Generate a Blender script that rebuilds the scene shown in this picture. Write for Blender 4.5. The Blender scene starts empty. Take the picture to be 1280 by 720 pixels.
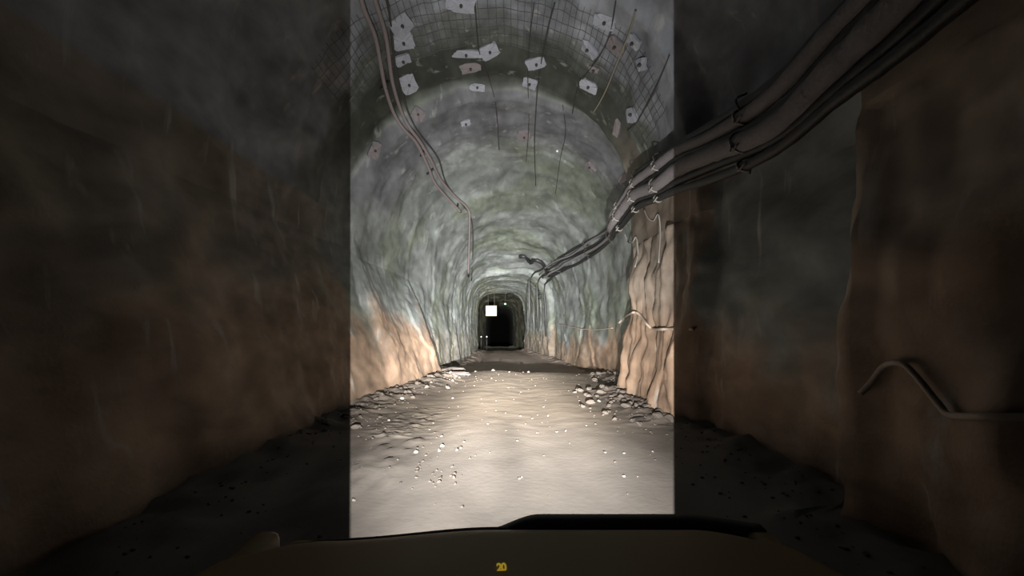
import bpy, bmesh, math, random
from mathutils import Vector, noise, Matrix
from mathutils.bvhtree import BVHTree
random.seed(7)
C = bpy.context.scene.collection
F = 560.0; CX = 627.0; CY = 400.0; H = 1.7
PI = math.pi

def P(px, py, d):
    return Vector(((px-CX)/F*d, d, H-(py-CY)/F*d))
def fr(v, o=4):
    return noise.fractal(v, 1.0, 2.0, o, noise_basis='PERLIN_ORIGINAL')
def lerp(a, b, t): return a+(b-a)*t
def sm(a, b, x):
    t = max(0.0, min(1.0, (x-a)/(b-a))); return t*t*(3-2*t)

# ---------------------------------------------------------------- helpers
def mesh_obj(name, bm, mat, parent=None, smooth=True):
    me = bpy.data.meshes.new(name); bm.to_mesh(me); bm.free()
    if smooth:
        for p in me.polygons: p.use_smooth = True
    o = bpy.data.objects.new(name, me); C.objects.link(o)
    if mat: me.materials.append(mat)
    if parent: o.parent = parent
    return o
def tag(o, label=None, cat=None, group=None, kind=None):
    if label: o['label'] = label
    if cat: o['category'] = cat
    if group: o['group'] = group
    if kind: o['kind'] = kind
    return o
def empty(name, loc, label, cat, group=None):
    o = bpy.data.objects.new(name, None); C.objects.link(o); o.location = loc
    return tag(o, label, cat, group)
def catmull(pts, n=8):
    pts = [Vector(p) for p in pts]
    if len(pts) < 3:
        return [pts[0].lerp(pts[-1], i/n) for i in range(n+1)]
    q = [pts[0]*2-pts[1]]+pts+[pts[-1]*2-pts[-2]]
    out = []
    for i in range(1, len(q)-2):
        a, b, c, d = q[i-1:i+3]
        for k in range(n):
            t = k/n
            out.append(.5*((2*b)+(c-a)*t+(2*a-5*b+4*c-d)*t*t+(3*b-a-3*c+d)*t**3))
    out.append(pts[-1]); return out
def add_tube(bm, pts, r, seg=10, rough=0.0):
    rings = []
    n = len(pts)
    for i, p in enumerate(pts):
        t = (pts[min(i+1, n-1)]-pts[max(i-1, 0)]).normalized()
        up = Vector((0, 0, 1)) if abs(t.z) < .9 else Vector((1, 0, 0))
        a = t.cross(up).normalized(); b = a.cross(t).normalized()
        rr = r[i] if isinstance(r, list) else r
        if rough: rr *= 1+rough*fr(p*6)
        rings.append([bm.verts.new(p+a*rr*math.cos(2*PI*k/seg)+b*rr*math.sin(2*PI*k/seg)) for k in range(seg)])
    for i in range(n-1):
        for k in range(seg):
            bm.faces.new((rings[i][k], rings[i][(k+1) % seg], rings[i+1][(k+1) % seg], rings[i+1][k]))
    bm.faces.new(rings[0][::-1]); bm.faces.new(rings[-1])
def tube_obj(name, pts, r, mat, parent=None, seg=10, rough=0.0):
    bm = bmesh.new(); add_tube(bm, pts, r, seg, rough)
    bmesh.ops.recalc_face_normals(bm, faces=bm.faces)
    return mesh_obj(name, bm, mat, parent)
def add_box(bm, c, s, bev=0.0, rot=None):
    r = bmesh.ops.create_cube(bm, size=1.0)
    vs = r['verts']
    for v in vs: v.co = Vector((v.co.x*s[0], v.co.y*s[1], v.co.z*s[2]))
    if bev:
        es = list({e for v in vs for e in v.link_edges})
        g = bmesh.ops.bevel(bm, geom=es, offset=bev, segments=2, affect='EDGES', profile=.5)
        vs = list({v for f in g['faces'] for v in f.verts} | set(v for v in vs if v.is_valid))
    M = (rot.to_matrix().to_4x4() if rot else Matrix.Identity(4))
    for v in vs: v.co = (M @ v.co)+Vector(c)

# ---------------------------------------------------------------- materials
def new_mat(name):
    m = bpy.data.materials.new(name); m.use_nodes = True
    nt = m.node_tree; return m, nt, nt.nodes, nt.links, nt.nodes['Principled BSDF']
def simple(name, col, rough=.6, metal=0.0, emit=None, es=0.0, bump=0.0, bscale=30, var=0.0):
    m, nt, N, L, b = new_mat(name)
    b.inputs['Base Color'].default_value = (*col, 1); b.inputs['Roughness'].default_value = rough
    b.inputs['Metallic'].default_value = metal
    if emit:
        b.inputs['Emission Color'].default_value = (*emit, 1); b.inputs['Emission Strength'].default_value = es
    if var or bump:
        g = N.new('ShaderNodeNewGeometry'); n = N.new('ShaderNodeTexNoise')
        n.inputs['Scale'].default_value = bscale; n.inputs['Detail'].default_value = 5
        L.new(g.outputs['Position'], n.inputs['Vector'])
        if var:
            mx = N.new('ShaderNodeMix'); mx.data_type = 'RGBA'
            mx.inputs[6].default_value = (*[c*(1-var) for c in col], 1)
            mx.inputs[7].default_value = (*[min(1, c*(1+var)) for c in col], 1)
            L.new(n.outputs['Fac'], mx.inputs[0]); L.new(mx.outputs[2], b.inputs['Base Color'])
        if bump:
            bp = N.new('ShaderNodeBump'); bp.inputs['Distance'].default_value = bump
            L.new(n.outputs['Fac'], bp.inputs['Height']); L.new(bp.outputs[0], b.inputs['Normal'])
    return m

def rock_material():
    """colour attribute 'stone' holds the rock's own colour zones; noise adds grain"""
    m, nt, N, L, b = new_mat('shotcrete_rock')
    at = N.new('ShaderNodeAttribute'); at.attribute_name = 'stone'
    g = N.new('ShaderNodeNewGeometry')
    def noi(scale, det, sx=1, sy=1, sz=1, dist=0.0):
        mp = N.new('ShaderNodeMapping'); mp.inputs['Scale'].default_value = (sx, sy, sz)
        L.new(g.outputs['Position'], mp.inputs['Vector'])
        n = N.new('ShaderNodeTexNoise'); n.inputs['Scale'].default_value = scale
        n.inputs['Detail'].default_value = det; n.inputs['Distortion'].default_value = dist
        L.new(mp.outputs[0], n.inputs['Vector']); return n
    def ramp(src, a, b_, ca, cb):
        r = N.new('ShaderNodeValToRGB'); r.color_ramp.elements[0].position = a; r.color_ramp.elements[1].position = b_
        r.color_ramp.elements[0].color = (ca, ca, ca, 1); r.color_ramp.elements[1].color = (cb, cb, cb, 1)
        L.new(src, r.inputs[0]); return r
    def mul(a, b_):
        mx = N.new('ShaderNodeMix'); mx.data_type = 'RGBA'; mx.blend_type = 'MULTIPLY'; mx.inputs[0].default_value = 1
        L.new(a, mx.inputs[6]); L.new(b_, mx.inputs[7]); return mx.outputs[2]
    n1 = noi(1.2, 6, 1, .5, 1, .6); n2 = noi(6, 5, 1, .4, .7); n3 = noi(28, 4)
    c = mul(at.outputs['Color'], ramp(n1.outputs['Fac'], .35, .66, .68, 1.3).outputs[0])
    c = mul(c, ramp(n2.outputs['Fac'], .35, .66, .86, 1.12).outputs[0])
    # pale mineral runs, drawn out downwards
    n4 = noi(2.6, 5, 1.4, 1.4, .28, .4)
    mx = N.new('ShaderNodeMix'); mx.data_type = 'RGBA'; mx.inputs[7].default_value = (.42, .42, .40, 1)
    r4 = ramp(n4.outputs['Fac'], .62, .74, 0, .55)
    L.new(r4.outputs[0], mx.inputs[0]); L.new(c, mx.inputs[6])
    L.new(mx.outputs[2], b.inputs['Base Color'])
    b.inputs['Roughness'].default_value = .72; b.inputs['Specular IOR Level'].default_value = .35
    ad = N.new('ShaderNodeMath'); ad.operation = 'ADD'
    L.new(n2.outputs['Fac'], ad.inputs[0]); 
    m3 = N.new('ShaderNodeMath'); m3.operation = 'MULTIPLY'; m3.inputs[1].default_value = .35
    L.new(n3.outputs['Fac'], m3.inputs[0]); L.new(m3.outputs[0], ad.inputs[1])
    bp = N.new('ShaderNodeBump'); bp.inputs['Distance'].default_value = .02; bp.inputs['Strength'].default_value = .7
    L.new(ad.outputs[0], bp.inputs['Height']); L.new(bp.outputs[0], b.inputs['Normal'])
    return m
def floor_material():
    m, nt, N, L, b = new_mat('packed_dirt')
    at = N.new('ShaderNodeAttribute'); at.attribute_name = 'stone'
    g = N.new('ShaderNodeNewGeometry')
    n1 = N.new('ShaderNodeTexNoise'); n1.inputs['Scale'].default_value = .9; n1.inputs['Detail'].default_value = 6
    mp = N.new('ShaderNodeMapping'); mp.inputs['Scale'].default_value = (1, .45, 1)
    L.new(g.outputs['Position'], mp.inputs['Vector']); L.new(mp.outputs[0], n1.inputs['Vector'])
    n2 = N.new('ShaderNodeTexNoise'); n2.inputs['Scale'].default_value = 14; n2.inputs['Detail'].default_value = 7
    L.new(g.outputs['Position'], n2.inputs['Vector'])
    r = N.new('ShaderNodeValToRGB'); r.color_ramp.elements[0].position = .33; r.color_ramp.elements[1].position = .62
    r.color_ramp.elements[0].color = (.8, .8, .8, 1); r.color_ramp.elements[1].color = (1.1, 1.1, 1.1, 1)
    L.new(n1.outputs['Fac'], r.inputs[0])
    mx = N.new('ShaderNodeMix'); mx.data_type = 'RGBA'; mx.blend_type = 'MULTIPLY'; mx.inputs[0].default_value = 1
    L.new(at.outputs['Color'], mx.inputs[6]); L.new(r.outputs[0], mx.inputs[7])
    L.new(mx.outputs[2], b.inputs['Base Color'])
    b.inputs['Roughness'].default_value = .9; b.inputs['Specular IOR Level'].default_value = .2
    bp = N.new('ShaderNodeBump'); bp.inputs['Distance'].default_value = .012; bp.inputs['Strength'].default_value = .3
    L.new(n2.outputs['Fac'], bp.inputs['Height']); L.new(bp.outputs[0], b.inputs['Normal'])
    return m
ROCK = rock_material(); DIRT = floor_material()

# ---------------------------------------------------------------- the drift
# distance, floor, left foot, left shoulder, right foot, right shoulder, crown height
T = [(-4, 0, -3.0, -3.9, 2.80, 3.00, 7.5),
     (3.80, 0, -3.0, -3.9, 2.80, 3.00, 7.5),
     (4.0, 0, -3.0, -3.9, 3.30, 3.45, 7.5),
     (7.05, 0, -2.98, -3.9, 3.30, 3.50, 7.5),
     (7.30, 0, -2.97, -3.9, 2.86, 3.12, 7.5),
     (10.65, 0, -2.55, -3.8, 2.84, 3.16, 7.45),
     (10.95, 0, -2.42, -3.6, 3.45, 3.70, 7.05),
     (13.0, 0, -2.0, -3.25, 3.60, 3.75, 6.75),
     (14.3, 0, -1.80, -3.0, 3.58, 3.7, 6.55),
     (14.5, 0, -2.12, -3.0, 3.58, 3.7, 6.5),
     (15.3, -.02, -2.12, -2.75, 3.55, 3.65, 6.35),
     (15.8, -.40, -2.10, -2.65, 3.55, 3.65, 6.25),
     (18.0, -.46, -2.05, -2.35, 3.45, 3.50, 5.85),
     (22.0, -.50, -1.98, -2.15, 3.25, 3.32, 5.25),
     (26.4, -.58, -1.90, -2.10, 3.05, 3.10, 4.72),
     (26.9, -.60, -1.90, -2.08, 2.82, 2.86, 4.50),
     (33.0, -.75, -2.00, -2.10, 2.40, 2.42, 4.30),
     (40.0, -1.02, -2.10, -2.12, 2.00, 2.02, 4.06),
     (40.6, -1.05, -3.00, -3.1, 2.90, 3.0, 4.9),
     (42.5, -1.15, -3.1, -3.2, 3.00, 3.1, 4.9),
     (44.0, -1.75, -3.1, -3.2, 3.00, 3.1, 4.9),
     (60.0, -1.80, -2.1, -2.1, 1.60, 1.6, 3.6),
     (64.0, -3.2, -2.1, -2.2, 1.60, 1.6, 3.6),
     (150., -6.0, -3.1, -3.2, 2.00, 2.1, 3.0)]
def tab(d):
    d = max(T[0][0], min(T[-1][0]-1e-6, d))
    for a, b in zip(T, T[1:]):
        if a[0] <= d <= b[0]:
            t = (d-a[0])/(b[0]-a[0])
            return [lerp(a[i], b[i], t) for i in range(1, 7)]
def road_z(x, d):
    """height of the road, without the ragged edge"""
    zf = tab(d)[0]
    z = zf
    # crest is bowed: it sits nearer the camera on the right
    if 11 < d < 19:
        zf2 = tab(d+.55*max(0, x)**1.2/2)[0]; z = zf2
    for c, w in ((-1.15, .42), (.72, .40)):
        z -= .045*math.exp(-((x-c-.06*math.sin(d*.5))/w)**2)
    return z
def floor_pt(x, d):
    t = tab(d); z = road_z(x, d)
    e = min(x-t[1], t[3]-x)                      # distance from the walls
    k = 1-sm(0.0, 1.0, e)
    v = Vector((x, d, 0))
    z += k*(.08+.10*fr(v*2.3, 5))+.005*fr(v*3.0, 3)+k*.05*abs(fr(v*7, 3))
    k2 = math.exp(-((x+1.55)/.5)**2)*sm(3.5, 5, d)*(1-sm(7.5, 9.5, d))   # churned ground left of the wheel track
    z += k2*(.06*abs(fr(v*7+Vector((3, 1, 2)), 4))-.01)
    return Vector((x, d, z))
def surf(d, s):
    """point of the lining at distance d, s from 0 (left foot) over the crown to 1 (right foot)"""
    near = min(abs(d-q) for q in (3.9, 7.2, 10.8, 26.6, 40.3))
    jit = .16*fr(Vector((s*9, 3.3, d*.25)), 4)*(1-sm(.15, .55, near))
    zf, xlf, xlu, xrf, xru, zt = tab(d+jit)
    zf = tab(d)[0]-.12
    zs = zf+(zt-zf)*.47
    if s < .28:
        t = s/.28; x = lerp(xlf, xlu, t); z = lerp(zf, zs, t); n = Vector((-1, 0, 0))
    elif s > .72:
        t = (1-s)/.28; x = lerp(xrf, xru, t); z = lerp(zf, zs, t); n = Vector((1, 0, 0))
    else:
        a = PI*(1-(s-.28)/.44); cx = (xlu+xru)/2; hw = (xru-xlu)/2
        ca, sa = math.cos(a), math.sin(a); e = 2/lerp(2.25, 3.6, sm(16, 38, d))
        x = cx+hw*math.copysign(abs(ca)**e, ca); z = zs+(zt-zs)*abs(sa)**e
        n = Vector((ca, 0, sa))
    p = Vector((x, d, z))
    amp = .11 if d < 30 else .07
    yk = lerp(1, .42, sm(9, 14, d)); q0 = Vector((p.x, d*yk+9, p.z))
    D = amp*fr(p*.55+Vector((5, 2, 1)), 3)+lerp(.065, .042, sm(9, 12, d))*fr(q0*1.5, 3)+.013*fr(q0*4.6, 3)
    if d > 11:                                   # rounds of shotcrete, lapped every few metres
        D += .05*((d*.30+.45*fr(p*.4)) % 1.0)-.02
    if s > .72 and (7.1 < d < 11 or d < 4.05):     # bare blasted rock: vertical joints
        q = Vector((p.x, p.y*1.5, p.z*.35))
        D += .16*fr(q*1.6, 4)-.10*max(0, .25-abs(fr(q*1.1+Vector((9, 0, 0)), 2)))
    D *= sm(-4, -3.2, d)
    return p+n*D, n
def stone(p, d, s):
    """albedo of the lining"""
    grey = Vector((.195, .212, .205)); warm = Vector((.29, .197, .135)); green = Vector((.14, .16, .125))
    dark = Vector((.042, .048, .038)); brown = Vector((.25, .185, .135)); far_dark = Vector((.05, .045, .03))
    h = p.z-tab(d)[0]
    n = fr(p*.8, 4); n2 = fr(p*.45+Vector((7, 7, 7)), 3)
    c = grey.copy()
    c = c.lerp(green, sm(.0, .45, n2+.12)*.8)
    wl = 1.55 if s < .5 else 1.15
    if s < .5: wl += .5*(1-sm(8.5, 11, d))
    w = 1-sm(wl-.55, wl+.75, h+.9*n)
    c = c.lerp(warm, w*.95*(1-.45*sm(16, 30, d))*(1-(.7*sm(14.2, 14.6, d) if s < .5 else 0)))
    if s < .3 and d < 9.9: c = c.lerp(brown, .5*(1-sm(9.0, 10.2, d+n)))
    if s > .66 and (7.1 < d < 10.98 or d < 4.02):
        k = 1-sm(4.1, 5.3, h+.7*n)
        c = c.lerp(Vector((.205, .168, .135)).lerp(warm*.84, 1-sm(.8, 2.6, h+n)), k)
    # dark green band on the crown just before the lower section
    k = sm(8.7+.5*n, 9.15+.5*n, d)*(1-sm(10.6, 10.72, d))*sm(.30, .36, s)*(1-sm(.61, .68, s))
    c = c.lerp(dark, .92*k)
    if 9.6 < d < 11.3 and .62 < s < .73: c = c.lerp(Vector((.15, .13, .105)), .8*sm(.62, .66, s))
    if d < 9.4 and .3 < s < .7: c = c.lerp(Vector((.23, .245, .28)).lerp(Vector((.095, .105, .095)), sm(8.35, 8.9, d+.6*n)), .8)
    if 10.7 < d < 13.2 and h > 4.2: c = c.lerp(Vector((.135, .14, .155)), .85*(1-sm(12, 13.2, d))*sm(4.2, 5, h))
    if d > 40.2: c = far_dark.lerp(Vector((.15, .16, .10)), sm(-.2, .4, n))*(1-.9*sm(46, 75, d))  # fading light of the far drift is put into the colour
    return c
def depths(a, b):
    out = [a]; d = a
    while d < b:
        st = .14 if d < 6.5 else .05 if d < 13.5 else .09 if d < 20 else .13 if d < 42 else .8 if d < 70 else 4
        d = round(d+st, 4); out.append(min(d, b))
    return out
DS = depths(-4, 150)
ALLV = []; ALLF = []
def lining(name, s0, s1, n):
    vs = []; cols = []; fs = []
    for d in DS:
        for i in range(n+1):
            s = lerp(s0, s1, i/n); p, nn = surf(d, s)
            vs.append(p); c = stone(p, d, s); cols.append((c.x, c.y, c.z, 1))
    m = n+1
    for j in range(len(DS)-1):
        for i in range(n):
            a = j*m+i; fs.append((a, a+1, a+m+1, a+m))
    me = bpy.data.meshes.new(name); me.from_pydata(vs, [], fs)
    at = me.color_attributes.new('stone', 'FLOAT_COLOR', 'POINT')
    at.data.foreach_set('color', [x for c in cols for x in c])
    for p in me.polygons: p.use_smooth = True
    me.materials.append(ROCK)
    o = bpy.data.objects.new(name, me); C.objects.link(o); o['kind'] = 'structure'
    k = len(ALLV); ALLV.extend(vs); ALLF.extend([tuple(q+k for q in f) for f in fs])
    return o
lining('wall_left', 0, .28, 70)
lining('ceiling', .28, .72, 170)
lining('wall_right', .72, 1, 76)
# floor
vs = []; fs = []; cols = []; n = 110
for d in DS:
    t = tab(d)
    for i in range(n+1):
        x = lerp(t[1]-.75, t[3]+.75, i/n); p = floor_pt(x, d); vs.append(p)
        e = min(x-t[1], t[3]-x); q = Vector((x, d*.5, 0))
        c = Vector((.285, .254, .225)).lerp(Vector((.262, .214, .165)), sm(4.5, 9, d))
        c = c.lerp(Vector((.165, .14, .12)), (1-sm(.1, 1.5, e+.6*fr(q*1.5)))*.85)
        c *= 1-.28*math.exp(-((x-.12)/.22)**2)*(1-sm(7, 9, d))   # oily strip between the wheel tracks
        c *= 1-.35*math.exp(-((x+1.55+.3*fr(q))/.55)**2)*sm(.0, .3, fr(q*1.1+Vector((4, 4, 0)))+.2)
        if d > 17: c = c.lerp(Vector((.31, .25, .215)), .8)  # road beyond the dip coloured paler in place of the weak grazing light
        if d > 40.5: c = c.lerp(Vector((.30, .30, .27)), .9)
        cols.append((c.x, c.y, c.z, 1))
m = n+1
for j in range(len(DS)-1):
    for i in range(n):
        a = j*m+i; fs.append((a, a+m, a+m+1, a+1))
me = bpy.data.meshes.new('floor'); me.from_pydata(vs, [], fs)
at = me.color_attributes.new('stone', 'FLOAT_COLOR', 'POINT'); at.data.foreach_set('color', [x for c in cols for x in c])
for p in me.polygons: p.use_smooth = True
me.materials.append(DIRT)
fl = bpy.data.objects.new('floor', me); C.objects.link(fl); fl['kind'] = 'structure'
FB = BVHTree.FromPolygons(vs, fs); TB = BVHTree.FromPolygons(ALLV, ALLF)
# rock faces closing the drift far ahead and behind, coloured near black as unlit depth
for nm, d in (('wall_back', -4), ('wall_front', 150)):
    bm = bmesh.new(); col = []
    t = tab(d)
    ring = [bm.verts.new(surf(d, i/60)[0]) for i in range(61)]
    c0 = bm.verts.new((0, d+(-.4 if d < 0 else .8), (t[0]+t[5])/2))
    for i in range(60): bm.faces.new((ring[i], ring[i+1], c0))
    bm.faces.new((ring[60], ring[0], c0))
    o = mesh_obj(nm, bm, simple(nm+'_rock', (.004, .005, .004), .9, bump=.1, bscale=3, var=.4)); o['kind'] = 'structure'; o.data.materials[0].node_tree.nodes['Principled BSDF'].inputs['Specular IOR Level'].default_value = 0

def ray(px, py, tree=None):
    o = Vector((0, 0, H)); v = (P(px, py, 1)-o).normalized()
    loc, nor, i, dist = (tree or TB).ray_cast(o, v)
    if loc is None: return None, None
    if nor.dot(v) > 0: nor = -nor
    return loc, nor
def on_lining(pts, off):
    out = []
    for px, py in pts:
        l, n = ray(px, py); out.append(l+n*off)
    return out

# ---------------------------------------------------------------- cables
BLACK = simple('black_cable_sheath', (.012, .012, .013), .55, bump=.004, bscale=60)
GREY = simple('dusty_cable_sheath', (.185, .172, .178), .85, bump=.012, bscale=25, var=.25)
PINK = simple('dusty_pipe', (.22, .185, .185), .8, bump=.006, bscale=30, var=.2)
WIRE = simple('rusty_wire', (.05, .045, .04), .7)
PALE = simple('pale_tie', (.30, .28, .25), .6)
HOSE = simple('dusty_hose', (.36, .29, .23), .85, var=.2)

def wall_x(d, z, side=1):
    """inner face of the side wall at a height (averaged)"""
    o = Vector((0, d, z)); l, n, i, q = TB.ray_cast(o, Vector((side, 0, 0)))
    return l.x if l else side*3.0
def on_side(seq, off, side=1):
    """seq of (distance, height): points standing off the side wall"""
    return [Vector((wall_x(d, z, side)-side*off, d, z)) for d, z in seq]
# depth stations along the right wall and the pixel row of the run at each
run = [(-2.5, None), (1.0, None), (2.4, None), (3.05, 5), (3.6, 75), (4.4, 150), (5.6, 188), (6.8, 208), (7.7, 226), (8.9, 240), (9.9, 262),
       (10.9, 281), (12.6, 291), (15.2, 306), (18.5, 323), (22, 335), (25.9, 347)]
def run_z(i):
    d, py = run[i]
    if py is None: return {0: 4.4, 1: 4.15, 2: 3.95}[i]
    return H-(py-CY)/F*d
def xface(d):
    return 2.72 if d < 11.3 else lerp(2.85, 3.28, sm(11.3, 13.5, d)) if d < 16 else lerp(3.28, 2.8, sm(16, 26, d))
offs = [(-.36, .055, 'b'), (-.235, .085, 'g'), (-.11, .05, 'b'), (.05, .115, 'g'), (.20, .05, 'b'), (.33, .05, 'b')]
labels = ['black cable at the top of the right wall run, above the upper grey cable',
          'upper dusty grey cable on the right wall between two black cables',
          'thin black cable between the two dusty grey cables on the right wall',
          'thickest dusty grey cable in the middle of the right wall run',
          'black cable just under the thickest grey cable on the right wall',
          'lowest black cable of the bundle, sagging against the right wall']
cable_paths = []
for k, ((dz, r, kind), lab) in enumerate(zip(offs, labels)):
    pts = []
    for i, (d, py) in enumerate(run):
        spread = 1.0 if d < 8.5 else lerp(1.0, .72, sm(8.5, 12, d))
        sag = .03*math.sin(d*1.7+k*1.3)+(.05*math.sin(d*.8+k*2.1) if d > 11 else 0)
        pts.append(Vector((xface(d)-.02*(k % 2)-r*.3, d, run_z(i)-dz*spread+sag)))
    path = catmull(pts, 10)
    # keep the run off the rock
    for p in path:
        wx = min(wall_x(p.y, p.z), wall_x(p.y, p.z+.15))
        if p.x > wx-r-.01: p.x = wx-r-.01
    for _ in range(3):
        path = [path[0]]+[(path[i-1]+path[i]*2+path[i+1])/4 for i in range(1, len(path)-1)]+[path[-1]]
    # drop at the far corner
    e = path[-1]
    path += [e+Vector((-.12, .35, -.12)), e+Vector((-.3+.03*k, .5, -.5)), e+Vector((-.32+.05*k, .45, -1.6)), e+Vector((-.30+.05*k, .4, -3.2))] if k in (0, 2, 5) else []
    cable_paths.append(path)
    tag(tube_obj('cable', path, [r*(1-.58*sm(9.5, 13.5, p.y)) if kind == 'g' else r*1.1*(1-.2*sm(10, 14, p.y)) for p in path], BLACK if kind == 'b' else GREY, seg=12, rough=.12), lab, 'cable', 'cables hung along the right wall')
# pale ties and brackets holding the bundle
def at_depth(path, d):
    return min(path, key=lambda p: abs(p.y-d))
tie_lab = {8.9: 'pale bent tie on the right wall cables at the top of the brown rock pillar',
           }
tie_d = [(5.0, 'pale tie round the right wall cables in the dark bay before the pillar'),
         (7.75, 'pale tie round the right wall cables over the near side of the brown pillar'),
         (9.0, 'pale tie round the right wall cables where they bend over the brown pillar'),
         (10.2, 'pale tie round the right wall cables at the far edge of the brown pillar'),
         (12.6, 'dark tie round the right wall cables just beyond the brown pillar'),
         (16.5, 'dark tie round the right wall cables midway to the far corner'),
         (21.5, 'dark tie round the right wall cables nearest the far corner')]
for d, lab in tie_d:
    a = at_depth(cable_paths[0], d); b = at_depth(cable_paths[5], d)
    root = empty('cable_tie', a, lab, 'cable tie', 'ties on the right wall cables')
    mt = PALE if d < 11 else WIRE
    for j in (1, 3, 5):
        q = at_depth(cable_paths[j], d); r = offs[j][1]
        ring = [q-a+Vector((-math.cos(t)*(r+.018), .05*math.sin(t), math.sin(t)*(r+.018))) for t in [x*2*PI/16 for x in range(17)]]
        tube_obj('strap', ring, .014, mt, root, 6)
        if d < 11:
            tube_obj('strap_tail', catmull([q-a+Vector((-r-.01, -.02, -r*.3)), q-a+Vector((-r-.04, -.07, -r-.02)), q-a+Vector((-r-.01, -.16, -r+.04))], 5), .012, mt, root, 6)
    tube_obj('hook', catmull([Vector((.02, 0, .12)), Vector((-.10, 0, .02)), (b-a)*.5+Vector((.12, 0, 0)), b-a+Vector((.07, 0, -.08))], 6), .012, WIRE, root, 6)

# left crown pipes, following the lining down to the left wall
left_runs = [([(441, -40), (450, 0), (464, 36), (471, 68), (477, 104), (488, 138), (504, 160), (519, 174), (533, 205), (541, 226), (560, 248), (574, 262)], .042, PINK, 'left one of the two thick dusty pipes running over the crown'),
             ([(455, -40), (467, 0), (480, 33), (483, 64), (487, 98), (496, 132), (509, 157), (523, 172), (538, 198), (548, 222), (566, 243), (584, 258), (585, 280), (583, 345)], .042, PINK, 'right one of the two thick dusty pipes running over the crown'),
             ([(470, -40), (484, 8), (488, 45), (492, 85), (502, 118), (510, 142), (524, 166), (546, 195), (556, 228), (578, 256), (588, 270), (590, 300), (588, 350)], .020, WIRE, 'thin reddish wire beside the two dusty crown pipes')]
for pts, r, mt, lab in left_runs:
    q = on_lining(pts, r+.06)
    path = catmull(q, 8)
    for _ in range(4):
        path = [path[0]]+[(path[i-1]+path[i]*2+path[i+1])/4 for i in range(1, len(path)-1)]+[path[-1]]
    tag(tube_obj('pipe' if mt is PINK else 'wire', path, r, mt, seg=10), lab, 'pipe' if mt is PINK else 'wire', 'pipes and wire over the left crown')
for (px, py), lab in (((478, 104), 'dark clamp on the crown pipes level with the square bolt plate'), ((527, 188), 'dark clamp on the crown pipes at the lip of the lower section'), ((536, 212), 'dark clamp on the crown pipes below the lip'), ((571, 256), 'dark clamp on the crown pipes where they turn down the left wall')):
    l, nn = ray(px, py)
    root = empty('pipe_clamp', l, lab, 'clamp', 'clamps on the crown pipes')
    bm = bmesh.new(); add_box(bm, nn*.07, (.26, .05, .05), .01, Vector((0, 0, 1)).rotation_difference(nn)); mesh_obj('bar', bm, BLACK, root)
    tube_obj('bolt', [nn*.02, nn*.16], .018, WIRE, root, 8)
# loose wires hanging on the crown
MIDW = simple('pale_wire', (.24, .225, .17), .7)
for pts, r, mt, lab in [
    ([(797, 13), (788, 40), (777, 68), (764, 100), (753, 122), (743, 139)], .016, MIDW, 'pale slack wire arcing across the right side of the crown'),
    ([(772, 0), (764, 38), (752, 68), (731, 95), (722, 115), (716, 140)], .010, WIRE, 'thin dark wire left of the pale slack wire'),
    ([(594, 0), (596, 30), (600, 66), (612, 100), (620, 130), (624, 185)], .010, WIRE, 'thin dark wire hanging left of the crown centre'),
    ([(694, 0), (687, 30), (681, 60), (674, 95), (671, 130), (668, 180), (670, 230)], .012, WIRE, 'thin dark wire just right of the crown centre'),
    ([(668, 0), (664, 40), (660, 90), (662, 150), (658, 200)], .007, WIRE, 'hair-thin dark wire down the middle of the crown'),
    ([(838, 70), (826, 105), (812, 130), (800, 150), (788, 162)], .010, WIRE, 'thin dark wire at the right shoulder above the cables'),
    ([(704, 130), (708, 165), (701, 195), (695, 240)], .008, WIRE, 'thin dark wire below the lip, right of centre')]:
    path = catmull(on_lining(pts, r+.05), 6)
    for _ in range(3):
        path = [path[0]]+[(path[i-1]+path[i]*2+path[i+1])/4 for i in range(1, len(path)-1)]+[path[-1]]
    tag(tube_obj('wire', path, r, mt, seg=8), lab, 'wire', 'loose wires on the crown')
# welded mesh sheet pinned to the crown
MESHW = simple('mesh_wire', (.10, .10, .10), .7)
bm = bmesh.new()
MS0, MS1 = .37, .66
for i in range(62):
    s = lerp(MS0, MS1, i/61); pts = []
    for j in range(12):
        d = lerp(7.6, 9.35, j/11); p, nn = surf(d, s); pts.append(p-nn*(.03+.02*noise.noise(p*3)))
    add_tube(bm, pts, .0035, 5)
for j in range(7):
    d = lerp(7.7, 9.3, j/6); pts = []
    for i in range(60):
        s = lerp(MS0, MS1, i/59); p, nn = surf(d, s); pts.append(p-nn*.035)
    add_tube(bm, pts, .0035, 5)
bmesh.ops.recalc_face_normals(bm, faces=bm.faces)
tag(mesh_obj('wire_mesh', bm, MESHW), 'sheet of rusty welded wire mesh pinned over the crown', 'wire mesh')

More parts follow.
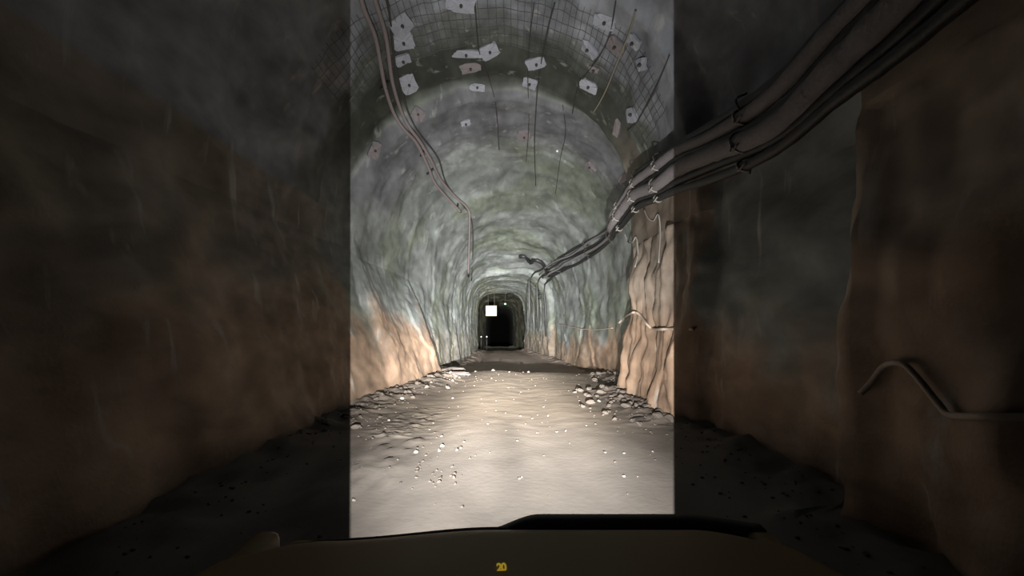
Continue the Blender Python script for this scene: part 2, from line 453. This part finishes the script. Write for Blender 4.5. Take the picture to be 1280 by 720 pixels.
# ---------------------------------------------------------------- bolt plates and torn pale patches
PLATE = simple('pale_plate', (.30, .315, .36), .6, bump=.01, bscale=12, var=.2)
PLATE2 = simple('pinkish_plate', (.19, .17, .178), .7, bump=.01, bscale=12, var=.25)
plates = [
 (500, 28, 26, 30, 20, 1, 'large rounded pale plate topmost beside the crown pipes'),
 (503, 50, 24, 16, -10, 1, 'pale plate under the large rounded one beside the crown pipes'),
 (502, 73, 20, 10, 0, 1, 'narrow pale plate above the square one beside the crown pipes'),
 (510, 103, 20, 18, 5, 1, 'pale square plate right of the dusty crown pipes'),
 (577, 3, 34, 14, -10, 1, 'wide pale plate at the top left of the crown'),
 (583, 65, 44, 7, -3, 1, 'long thin pale strip left of the crown centre'),
 (612, 62, 24, 13, 30, 1, 'pale hooked plate at the end of the long thin strip'),
 (588, 83, 24, 9, 8, 2, 'pinkish plate under the long thin strip'),
 (597, 109, 18, 6, -8, 1, 'small flat plate low on the dark green band, left of centre'),
 (670, 77, 24, 12, 24, 1, 'tilted pale plate at the crown centre'),
 (663, 102, 18, 10, -10, 1, 'small pale plate below the tilted centre plate'),
 (757, 25, 28, 12, 10, 1, 'pale oval plate high on the right side of the crown'),
 (738, 60, 24, 10, -4, 1, 'pale plate left of the thin dark wire'),
 (772, 55, 22, 14, 5, 2, 'pinkish plate between the two right-hand wires'),
 (795, 51, 20, 10, 6, 1, 'pale plate just right of the pale slack wire'),
 (805, 79, 16, 12, -38, 1, 'tilted pale plate outermost on the right shoulder'),
 (737, 106, 22, 9, -4, 1, 'pale plate beside the lower end of the thin dark wire'),
 (793, 143, 18, 16, -30, 1, 'rough pale plate above the lip on the right shoulder'),
 (773, 158, 9, 18, 35, 2, 'small narrow plate on the lip below the rough pale plate'),
 (781, 223, 9, 12, 10, 2, 'small pale knob plate beside the top of the right cables'),
 (522, 143, 16, 12, 35, 2, 'pinkish plate right of the crown pipes at the lip'),
 (467, 188, 20, 10, 25, 2, 'pale plate at the left edge under the crown pipes'),
 (743, 85, 12, 5, 0, 2, 'tiny plate between the two plates of the thin dark wire'),
 (655, 168, 16, 14, 10, 2, 'squarish plate on the lit lower crown right of centre'),
 (740, 207, 14, 10, -20, 2, 'pale plate on the lower crown towards the right cables'),
 (582, 152, 12, 6, 12, 1, 'small bright plate on the lower crown left of centre'),
]
for px, py, w, h, rot, kind, lab in plates:
    l, nn = ray(px, py)
    if l is None: continue
    if nn.y > -.15: nn = (nn+Vector((0, -.35, 0))).normalized()
    sc = l.y/F
    view = (l-Vector((0, 0, H))).normalized()
    ex = nn.cross(Vector((0, 1, 0)))
    ex = Vector((0, 1, 0)).cross(nn).normalized()
    if ex.x < 0: ex = -ex
    ey = nn.cross(ex).normalized()
    if ey.z < 0: ey = -ey
    # the sheet lies on the rock, so its length along the drift is foreshortened
    fs_ = .68
    W = w*sc*1.05; Hh = min(h*sc/fs_, .5)
    a = math.radians(rot)
    root = empty('bolt_plate', l, lab, 'plate', 'pale plates on the crown')
    bm = bmesh.new(); nseg = 22; top = []; bot = []
    for i in range(nseg):
        t = 2*PI*i/nseg; c, s = math.cos(t), math.sin(t)
        u = math.copysign(abs(c)**.42, c)*W/2; v = math.copysign(abs(s)**.42, s)*Hh/2
        k = 1+.22*fr(Vector((px*.3+c*1.3, py*.3+s*1.3, 1)), 3)
        u, v = (u*math.cos(a)-v*math.sin(a)*.7)*k, (v*math.cos(a)+u*math.sin(a)*.7)*k
        bend = .03*noise.noise(Vector((c*2+px, s*2+py, 0)))
        top.append(bm.verts.new(ex*u+ey*v+nn*(.065+bend))); bot.append(bm.verts.new(ex*u+ey*v+nn*(.02+bend)))
    ct = bm.verts.new(nn*.085); cb = bm.verts.new(nn*.0)
    for i in range(nseg):
        j = (i+1) % nseg
        bm.faces.new((top[i], top[j], ct)); bm.faces.new((bot[j], bot[i], cb)); bm.faces.new((top[j], top[i], bot[i], bot[j]))
    bmesh.ops.recalc_face_normals(bm, faces=bm.faces)
    mesh_obj('plate', bm, PLATE if kind == 1 else PLATE2, root, smooth=False)
    if w > 11:
        tube_obj('bolt', [nn*.05, nn*.14], .018, WIRE, root, 8)
        bm = bmesh.new(); add_tube(bm, [nn*.085, nn*.11], .032, 6); mesh_obj('nut', bm, WIRE, root, smooth=False)
# a near-white bolt head, the headlight glint put into its colour
l, nn = ray(697, 188)
bm = bmesh.new(); add_tube(bm, [l, l+nn*.05], .035, 8)
tag(mesh_obj('rock_bolt', bm, simple('glint_white', (.9, .9, .9), .35, 0)), 'single near-white bolt head with a painted glint on the lower crown', 'bolt')

# ---------------------------------------------------------------- hose on the rock pillars
def hose(pts, lab, r=.028):
    q = []
    for px, py in pts:
        l, nn = ray(px, py); q.append(l+nn*(r+.03))
    path = catmull(q, 8)
    tag(tube_obj('hose', path, r, HOSE, seg=10, rough=.2), lab, 'hose', 'pale hoses draped on the right wall')
hose([(776, 404), (783, 397), (791, 391), (797, 390), (804, 396), (811, 405), (819, 411), (830, 413), (841, 412), (868, 411)], 'pale dusty hose draped in a peak over the brown rock pillar')
hose([(1078, 490), (1090, 478), (1115, 458), (1135, 455), (1155, 470), (1180, 505), (1200, 521), (1240, 524), (1290, 522)], 'pale dusty hose draped on the dark rock nearest the vehicle', .022)
hose([(700, 405), (722, 410), (745, 412), (768, 410)], 'thin pale hose line on the grey wall beyond the pillar', .018)
# grey rag / loops of tie wire under the bundle on the pillar
for pts, lab in (([(808, 262), (813, 272), (820, 276), (826, 268), (828, 290), (826, 330)], 'pale tie wire loop hanging under the cables on the brown pillar'),
                 ([(783, 292), (787, 302), (793, 303), (798, 296), (799, 318), (796, 335)], 'pale tie wire loop hanging at the far edge of the brown pillar')):
    path = catmull(on_lining(pts, .05), 6)
    tag(tube_obj('tie_wire', path, .014, simple('grey_wire', (.3, .29, .27), .7), seg=8), lab, 'wire', 'tie wire loops on the pillar')
# dark overhanging cable loop at the far brow
path = catmull(on_lining([(650, 318), (657, 319), (664, 326), (669, 323), (677, 326), (683, 333), (687, 343)], .10), 6)
tag(tube_obj('cable_loop', path, .10, BLACK, seg=8, rough=.5), 'dark bunched cable loop hooked up at the far right corner of the crown', 'cable')
for k, (y0, lab) in enumerate(((364, 'topmost short dark bracket on the far right corner'), (369, 'middle short dark bracket on the far right corner'), (374, 'lowest short dark bracket on the far right corner'))):
    l, nn = ray(677, y0); l2, _ = ray(684, y0-.5)
    root = empty('bracket', l+nn*.05, lab, 'bracket', 'brackets on the far right corner')
    tube_obj('arm', [Vector((-.18, 0, 0)), Vector((.30, .1, .02))], .035, BLACK, root, 8)
    tube_obj('pin', [Vector((-.18, 0, -.05)), Vector((-.18, 0, .05))], .05, BLACK, root, 8)

# ---------------------------------------------------------------- lamp and marks in the far opening
d = 38.5
lc = P(614, 388.5, d); lw = 13.0/F*d
root = empty('lamp', lc, 'square glowing yellow lamp hanging in the far opening of the drift', 'lamp')
bm = bmesh.new(); add_box(bm, (0, .12, 0), (lw+.08, .18, lw+.04), .05); mesh_obj('housing', bm, simple('lamp_housing', (.10, .09, .05), .5), root)
bm = bmesh.new(); add_box(bm, (0, 0, 0), (lw, .10, lw*.92), .045)
mesh_obj('lens', bm, simple('lit_lens', (1, .9, .5), .4, emit=(1, .86, .17), es=1.5), root)
top = surf(d, .42)[0]
for sx in (-.3, .3):
    tube_obj('hanger', [Vector((sx*lw, .12, lw*.45)), Vector((sx*lw, .12, 4.35-lc.z))], .012, WIRE, root, 6)
gl = P(631.5, 380, 44)
root = empty('green_lamp', gl, 'tiny green lamp on the dark wall right of the yellow lamp', 'lamp')
bm = bmesh.new(); add_box(bm, (0, 0, 0), (.18, .12, .12), .03); mesh_obj('lens', bm, simple('green_lens', (.3, .6, .4), .4, emit=(.35, .8, .5), es=.6), root)
bm = bmesh.new(); add_box(bm, (0, .12, .03), (.24, .12, .2), .03); mesh_obj('housing', bm, WIRE, root)
tube_obj('hanger', [Vector((0, .12, .1)), Vector((0, .12, 1.5))], .012, WIRE, root, 6)
REF = simple('glowing_reflector', (.9, .9, .85), .3, emit=(.8, .8, .75), es=.12)  # faint emission stands in for headlight thrown back by the discs
for px, lab in ((601.5, 'pale reflector on a short post, nearer the left wall'), (608.5, 'pale reflector on a short post, further from the left wall')):
    dd = 42.2; base = P(px, 421, dd); fz = floor_pt(base.x, dd).z
    root = empty('reflector_post', Vector((base.x, dd, fz)), lab, 'reflector', 'reflectors in the far opening')
    tube_obj('post', [Vector((0, .03, -.03)), Vector((0, .03, base.z-fz+.1))], .03, BLACK, root, 8)
    bm = bmesh.new(); add_tube(bm, [Vector((0, -.02, base.z-fz)), Vector((0, .02, base.z-fz))], .055, 12); mesh_obj('disc', bm, REF, root)

# ---------------------------------------------------------------- stones
STONE = simple('grey_stone', (.12, .10, .084), .9, bump=.01, bscale=20, var=.25)
STONEP = simple('pale_stone', (.28, .26, .235), .85, bump=.01, bscale=20, var=.1)
def rock_mesh(seed, sub=3):
    bm = bmesh.new(); bmesh.ops.create_icosphere(bm, subdivisions=sub, radius=1)
    o = Vector((seed*3.7, seed*1.3, seed))
    for v in bm.verts:
        c = v.co.copy(); k = 1+.35*fr(c*1.1+o, 3)
        # chip flats
        for j in range(5):
            r = Vector((math.sin(seed*7+j*2.1), math.cos(seed*3+j*4.7), math.sin(seed+j*1.9))).normalized()
            q = c.dot(r)*k
            if q > .62: k *= .62/q*.9+.1
        v.co = Vector((c.x*k, c.y*k*.8, c.z*k*.6))
    me = bpy.data.meshes.new('stone'); bm.to_mesh(me); bm.free(); return me
RM = []
for i in range(6):
    me = rock_mesh(i+1); me.materials.append(STONE); RM.append(me)
RP = []
for i in range(3):
    me = rock_mesh(i+11); me.materials.append(STONEP); RP.append(me)
def place_stone(me, x, d, r, lab, grp, name='stone'):
    loc, nor, i, q = FB.ray_cast(Vector((x, d, 3)), Vector((0, 0, -1)))
    if loc is None: return
    o = bpy.data.objects.new(name, me); C.objects.link(o)
    o.location = loc+Vector((0, 0, r*.28)); o.scale = (r, r, r)
    o.rotation_euler = (random.uniform(-.3, .3), random.uniform(-.3, .3), random.uniform(0, 6.28))
    return tag(o, lab, 'stone', grp)
# single pale stones seen on the road: pixel and radius in pixels
for px, py, rp, lab in [(780, 596, 4.2, 'palest round stone lying alone near the right of the road'),
    (780, 567, 3.5, 'small pale stone in line beyond the lone round one'), (757, 566, 3, 'small pale stone left of the one beyond the round stone'),
    (816, 565, 3.5, 'small pale stone nearest the right wall rubble'), (652, 597, 3, 'small pale stone on the oily strip'),
    (696, 540, 2.4, 'left one of a pair of pale stones mid road'), (707, 539, 2.8, 'right one of a pair of pale stones mid road'),
    (685, 520, 2.4, 'small pale stone beyond the pale pair'), (733, 532, 2.0, 'tiny pale stone between the pale pair and the right rubble'),
    (610, 530, 2.4, 'small stone left of the middle of the road'), (749, 502, 5, 'pale stone at the edge of the right rubble below the pillar corner'),
    (520, 566, 6, 'flat pale slab on the churned ground left of the road'), (553, 558, 5, 'angular pale stone at the top of the churned ground'),
    (549, 564, 4, 'pale stone leaning on the angular one'), (503, 499, 6, 'pale stone at the foot of the left wall'),
    (486, 526, 4, 'small stone in the left rubble below the wall foot'), (566, 498, 3, 'small stone on the far left of the road'),
    (442, 626, 6, 'pale stone at the left rut close to the vehicle'), (797, 596, 2, 'tiny stone right of the lone round one')]:
    l, nn = ray(px, py, FB); place_stone(random.choice(RP), l.x, l.y, rp*.6/F*l.y, lab, 'pale stones on the road')
# rubble: stones nothing tells apart
cnt = 0
while cnt < 120:
    d = random.uniform(7.0, 15.4)
    t = tab(d); x = t[3]-abs(random.gauss(.12, .55))-.05
    if d > 11: x = min(x, 3.35)
    if x < 1.4: continue
    place_stone(random.choice(RM), x, d, random.choice((.025, .035, .05, .07, .10)), 'angular grey stone in the rubble along the foot of the right wall', 'rubble along the right wall'); cnt += 1
cnt = 0
while cnt < 75:
    d = random.uniform(6.2, 14.2); t = tab(d); x = t[1]+abs(random.gauss(.1, .45))+.05
    place_stone(random.choice(RM), x, d, random.choice((.02, .03, .045, .06, .08)), 'angular grey stone in the rubble along the foot of the left wall', 'rubble along the left wall'); cnt += 1
for k in range(38):
    px = random.gauss(545, 22); py = random.uniform(545, 606)
    l, nn = ray(px, py, FB)
    place_stone(random.choice(RM), l.x, l.y, random.choice((.012, .02, .03)), 'small stone on the churned patch left of the wheel track', 'stones on the churned patch')
for k in range(26):
    d = random.uniform(14.7, 15.5); x = random.uniform(-1.6, 3.2)
    place_stone(random.choice(RM), x, d, random.choice((.03, .045, .06)), 'dark stone along the crest where the road dips', 'stones on the crest')
# long slabs by the left end of the crest and in the right rubble
for px, py, L_, w_, rz, lab in ((566, 463, .75, .10, 0.15, 'upper dark slab at the foot of the left wall by the crest'), (570, 468, .8, .09, -.1, 'lower dark slab at the foot of the left wall by the crest'), (800, 525, .42, .05, .75, 'narrow dark slab lying in the right rubble below the pillar')):
    l, nn = ray(px, py, FB)
    bm = bmesh.new(); bmesh.ops.create_icosphere(bm, subdivisions=3, radius=1)
    for v in bm.verts:
        k = 1+.3*fr(v.co*1.6+Vector((px, 0, 0)), 3); v.co = Vector((max(-.8, min(.8, v.co.x))*L_*.6*k, v.co.y*w_*1.4*k, v.co.z*w_*.7*k))
    o = mesh_obj('rock_slab', bm, simple('dark_slab', (.06, .05, .045), .9, bump=.01, bscale=10)); o.location = l+Vector((0, 0, w_*.3)); o.rotation_euler.z = rz
    tag(o, lab, 'rock')
# fine gravel
bm = bmesh.new(); rnd = random.Random(3)
for k in range(1000):
    d = 2.6+14*rnd.random()**1.1; t = tab(d); u = rnd.random()
    if u < .45: x = t[3]-abs(rnd.gauss(0, .6))
    elif u < .8: x = t[1]+abs(rnd.gauss(0, .55))
    else: x = rnd.uniform(t[1]+.2, t[3]-.2)
    if x < t[1]+.12 or x > t[3]-.12: continue
    if d < 4.5 and x > -.9 and x < .95 and d < 3: continue
    loc, nor, i, q = FB.ray_cast(Vector((x, d, 3)), Vector((0, 0, -1)))
    if loc is None: continue
    r = rnd.choice((.006, .009, .014, .02))
    g = bmesh.ops.create_icosphere(bm, subdivisions=1, radius=r)
    for v in g['verts']:
        v.co = Vector((v.co.x*(1+rnd.uniform(-.3, .3)), v.co.y, v.co.z*.6))+loc+Vector((0, 0, r*.3))
tag(mesh_obj('gravel', bm, simple('fine_gravel', (.15, .125, .105), .95), smooth=False), 'fine grey gravel scattered over the dirt road', 'gravel', kind='stuff')

# ---------------------------------------------------------------- vehicle
OLIVE = simple('olive_paint', (.38, .27, .125), .55); DARKP = simple('black_plastic', (.012, .011, .011), .5)
RUB = simple('tyre_rubber', (.015, .015, .015), .9)
VX = .04
car = empty('car', (VX, 0, 0), 'dark olive vehicle whose bonnet fills the bottom of the view', 'car')
def hz(x, y):
    """bonnet height; x from the middle of the vehicle"""
    edge = 1.60-.055*max(0, -(x+.08)/.46)*1.0-.10*sm(.62, .95, abs(x))
    t = (y-.85)/(edge-.85)
    z = 1.115-.135*t-.03*max(0, t)**3-.03*abs(x)**2.2
    return z
bm = bmesh.new(); NX, NY = 60, 26; g = []
def edge_y(x): return 1.61-.085*sm(.06, .62, -x)-.10*sm(.62, .95, abs(x))
for side in (0, 1):
    lay = []
    for i in range(NX+1):
        x = lerp(-.88, .88, i/NX); row = []
        for j in range(NY+1):
            y = lerp(.85, edge_y(x), j/NY); t = j/NY
            z = 1.110-.105*t-.04*max(0, (t-.8)/.2)**2*.9-.05*max(0, abs(x)-.6)**2*4
            row.append(bm.verts.new((x, y, z-(.03 if side else 0))))
        lay.append(row)
    g.append(lay)
for i in range(NX):
    for j in range(NY):
        bm.faces.new((g[0][i][j], g[0][i+1][j], g[0][i+1][j+1], g[0][i][j+1]))
        bm.faces.new((g[1][i][j], g[1][i][j+1], g[1][i+1][j+1], g[1][i+1][j]))
for i in range(NX):
    for j in (0, NY): bm.faces.new((g[0][i][j], g[0][i+1][j], g[1][i+1][j], g[1][i][j]))
for j in range(NY):
    for i in (0, NX): bm.faces.new((g[0][i][j], g[0][i][j+1], g[1][i][j+1], g[1][i][j]))
bmesh.ops.recalc_face_normals(bm, faces=bm.faces)
mesh_obj('bonnet', bm, OLIVE, car)
# black raised scoop lip along the right of the bonnet front
bm = bmesh.new(); prof = []
xs = [-.06+.92*i/44 for i in range(45)]
rows = []
for x in xs:
    k = sm(-.075, .10, x); k = k**.75; hgt = .002+.052*k
    y0 = edge_y(x); r = []
    for (dy, dz) in ((-.06, -.035), (-.035, hgt*.6-.03), (-.005, hgt-.005), (.03, hgt), (.07, hgt-.03), (.07, -.06), (-.02, -.06)):
        r.append(bm.verts.new((x, y0+dy, .962+dz)))
    rows.append(r)
for a, b in zip(rows, rows[1:]):
    for j in range(7): bm.faces.new((a[j], a[(j+1) % 7], b[(j+1) % 7], b[j]))
bm.faces.new(rows[0][::-1]); bm.faces.new(rows[-1])
bmesh.ops.recalc_face_normals(bm, faces=bm.faces)
mesh_obj('scoop_lip', bm, DARKP, car)
# thin black seal along the left front edge
tube_obj('edge_seal', [Vector((x, edge_y(x)+.005, .966-.03*max(0, abs(x)-.55))) for x in [-.86+.86*i/30 for i in range(31)]], .014, DARKP, car, 8)
# front panel, wings, headlights, wheels
bm = bmesh.new(); add_box(bm, (0, 1.58, .70), (1.64, .12, .42), .04); mesh_obj('front_panel', bm, OLIVE, car)
bm = bmesh.new(); add_box(bm, (0, 1.62, .47), (1.76, .18, .16), .05); mesh_obj('bumper', bm, DARKP, car)
for s in (-1, 1):
    bm = bmesh.new(); add_box(bm, (s*.84, 1.15, .80), (.09, .80, .36), .03); mesh_obj('wing', bm, OLIVE, car)
    bm = bmesh.new(); pts = [Vector((s*.74-.11, 1.1, .37)), Vector((s*.74+.11, 1.1, .37))]
    add_tube(bm, pts, .37, 32); mesh_obj('tyre', bm, RUB, car, smooth=False)
LENS = simple('lamp_glass', (.8, .8, .85), .1)
for lx in (-.59, .672):
    bm = bmesh.new(); add_tube(bm, [Vector((lx-VX, 1.63, .75)), Vector((lx-VX, 1.67, .75))], .10, 24)
    h_ = mesh_obj('headlight', bm, LENS, car)
OLIVE.node_tree.nodes['Principled BSDF'].inputs['Specular IOR Level'].default_value = .15
for o in car.children:
    if o.name.split('.')[0] in ('bonnet', 'scoop_lip', 'edge_seal'): o.location.z -= .026
# amber display reflection, built as a faintly glowing number on the bonnet
fc = bpy.data.curves.new('bonnet_reflection', 'FONT'); fc.body = '20'; fc.size = .028; fc.extrude = .0008; fc.align_x = 'CENTER'; fc.align_y = 'CENTER'; fc.space_character = .85
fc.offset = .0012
fo = bpy.data.objects.new('bonnet_reflection', fc); C.objects.link(fo); fo.parent = car
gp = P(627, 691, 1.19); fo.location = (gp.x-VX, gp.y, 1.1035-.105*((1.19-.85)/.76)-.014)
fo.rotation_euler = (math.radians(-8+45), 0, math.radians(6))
fc.materials.append(simple('amber_reflection', (.75, .55, .08), .5, emit=(.75, .50, .04), es=.35)); 
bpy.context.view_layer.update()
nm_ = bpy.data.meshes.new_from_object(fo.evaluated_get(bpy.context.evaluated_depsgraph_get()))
no = bpy.data.objects.new('number_reflection', nm_); C.objects.link(no); no.parent = car; no.location = fo.location; no.rotation_euler = fo.rotation_euler
no['label'] = 'small amber number reflected on the bonnet'; bpy.data.objects.remove(fo)

# ---------------------------------------------------------------- headlights (beam pattern by direction)
def headlight(name, loc, tl0, tl1, tr0, tr1, power):
    ld = bpy.data.lights.new(name, 'POINT'); ld.energy = power; ld.shadow_soft_size = .015; ld.use_nodes = True
    nt = ld.node_tree; N = nt.nodes; L = nt.links
    em = N['Emission']
    tc = N.new('ShaderNodeTexCoord'); sx = N.new('ShaderNodeSeparateXYZ'); L.new(tc.outputs['Normal'], sx.inputs[0])
    def M(op, a, b=None, c=None):
        n = N.new('ShaderNodeMath'); n.operation = op
        for k, v in enumerate((a, b, c)):
            if v is None: continue
            if isinstance(v, (int, float)): n.inputs[k].default_value = v
            else: L.new(v, n.inputs[k])
        return n.outputs[0]
    def SS(v, a, b):
        n = N.new('ShaderNodeMapRange'); n.interpolation_type = 'SMOOTHSTEP'
        n.inputs['From Min'].default_value = a; n.inputs['From Max'].default_value = b
        L.new(v, n.inputs['Value']); return n.outputs['Result']
    x, y, z = sx.outputs
    fwd = M('GREATER_THAN', y, .02); ys = M('MAXIMUM', y, .02)
    a = M('DIVIDE', x, ys); e = M('DIVIDE', z, ys)
    mask = M('MULTIPLY', SS(a, tl0, tl1), M('SUBTRACT', 1.0, SS(a, tr0, tr1)))
    up = M('MAXIMUM', e, 0.0); dn = M('MULTIPLY', M('MINIMUM', e, 0.0), 1.9)
    rho = M('SQRT', M('ADD', M('MULTIPLY', M('MULTIPLY', a, a), 1.7), M('ADD', M('MULTIPLY', up, up), M('MULTIPLY', dn, dn))))
    pw = M('ADD', 2.85, M('MULTIPLY', M('SUBTRACT', 1.0, SS(e, -.16, .04)), .15))
    I = M('DIVIDE', 1.0, M('ADD', 1.0, M('POWER', M('DIVIDE', rho, .13), pw)))
    I = M('ADD', I, M('MULTIPLY', SS(e, .02, .30), .0032))
    I = M('MULTIPLY', I, M('ADD', mask, SPILL))
    # round lens: nothing is thrown sideways or back
    I = M('MULTIPLY', I, fwd)
    L.new(I, em.inputs['Strength'])
    ld.color = (1.0, .975, .94)
    o = bpy.data.objects.new(name, ld); C.objects.link(o); o.location = loc; return o
SPILL = .0
K = 172000
headlight('headlight_beam_left', (-.59, 1.75, .75), -.3385, -.3365, .24, .56, K)
headlight('headlight_beam_right', (.672, 1.75, .75), -.50, -.20, .383, .385, K)
w = bpy.data.worlds.new('World'); bpy.context.scene.world = w; w.use_nodes = True
w.node_tree.nodes['Background'].inputs[0].default_value = (0, 0, 0, 1)

# ---------------------------------------------------------------- camera
cam = bpy.data.cameras.new('camera'); co = bpy.data.objects.new('camera', cam); C.objects.link(co)
co.location = (0, 0, H); co.rotation_euler = (PI/2, 0, 0)
cam.sensor_fit = 'HORIZONTAL'; cam.sensor_width = 36; cam.lens = F/1280*36
cam.shift_x = (640-CX)/1280; cam.shift_y = (CY-360)/1280
cam.clip_start = .05; cam.clip_end = 400
sc = bpy.context.scene; sc.camera = co
sc.view_settings.view_transform = 'Standard'; sc.view_settings.look = 'None'
sc.view_settings.gamma = 1; sc.view_settings.use_curve_mapping = False
sc.view_settings.exposure = 0
try: sc.cycles.max_bounces = 6; sc.cycles.diffuse_bounces = 1
except Exception: pass
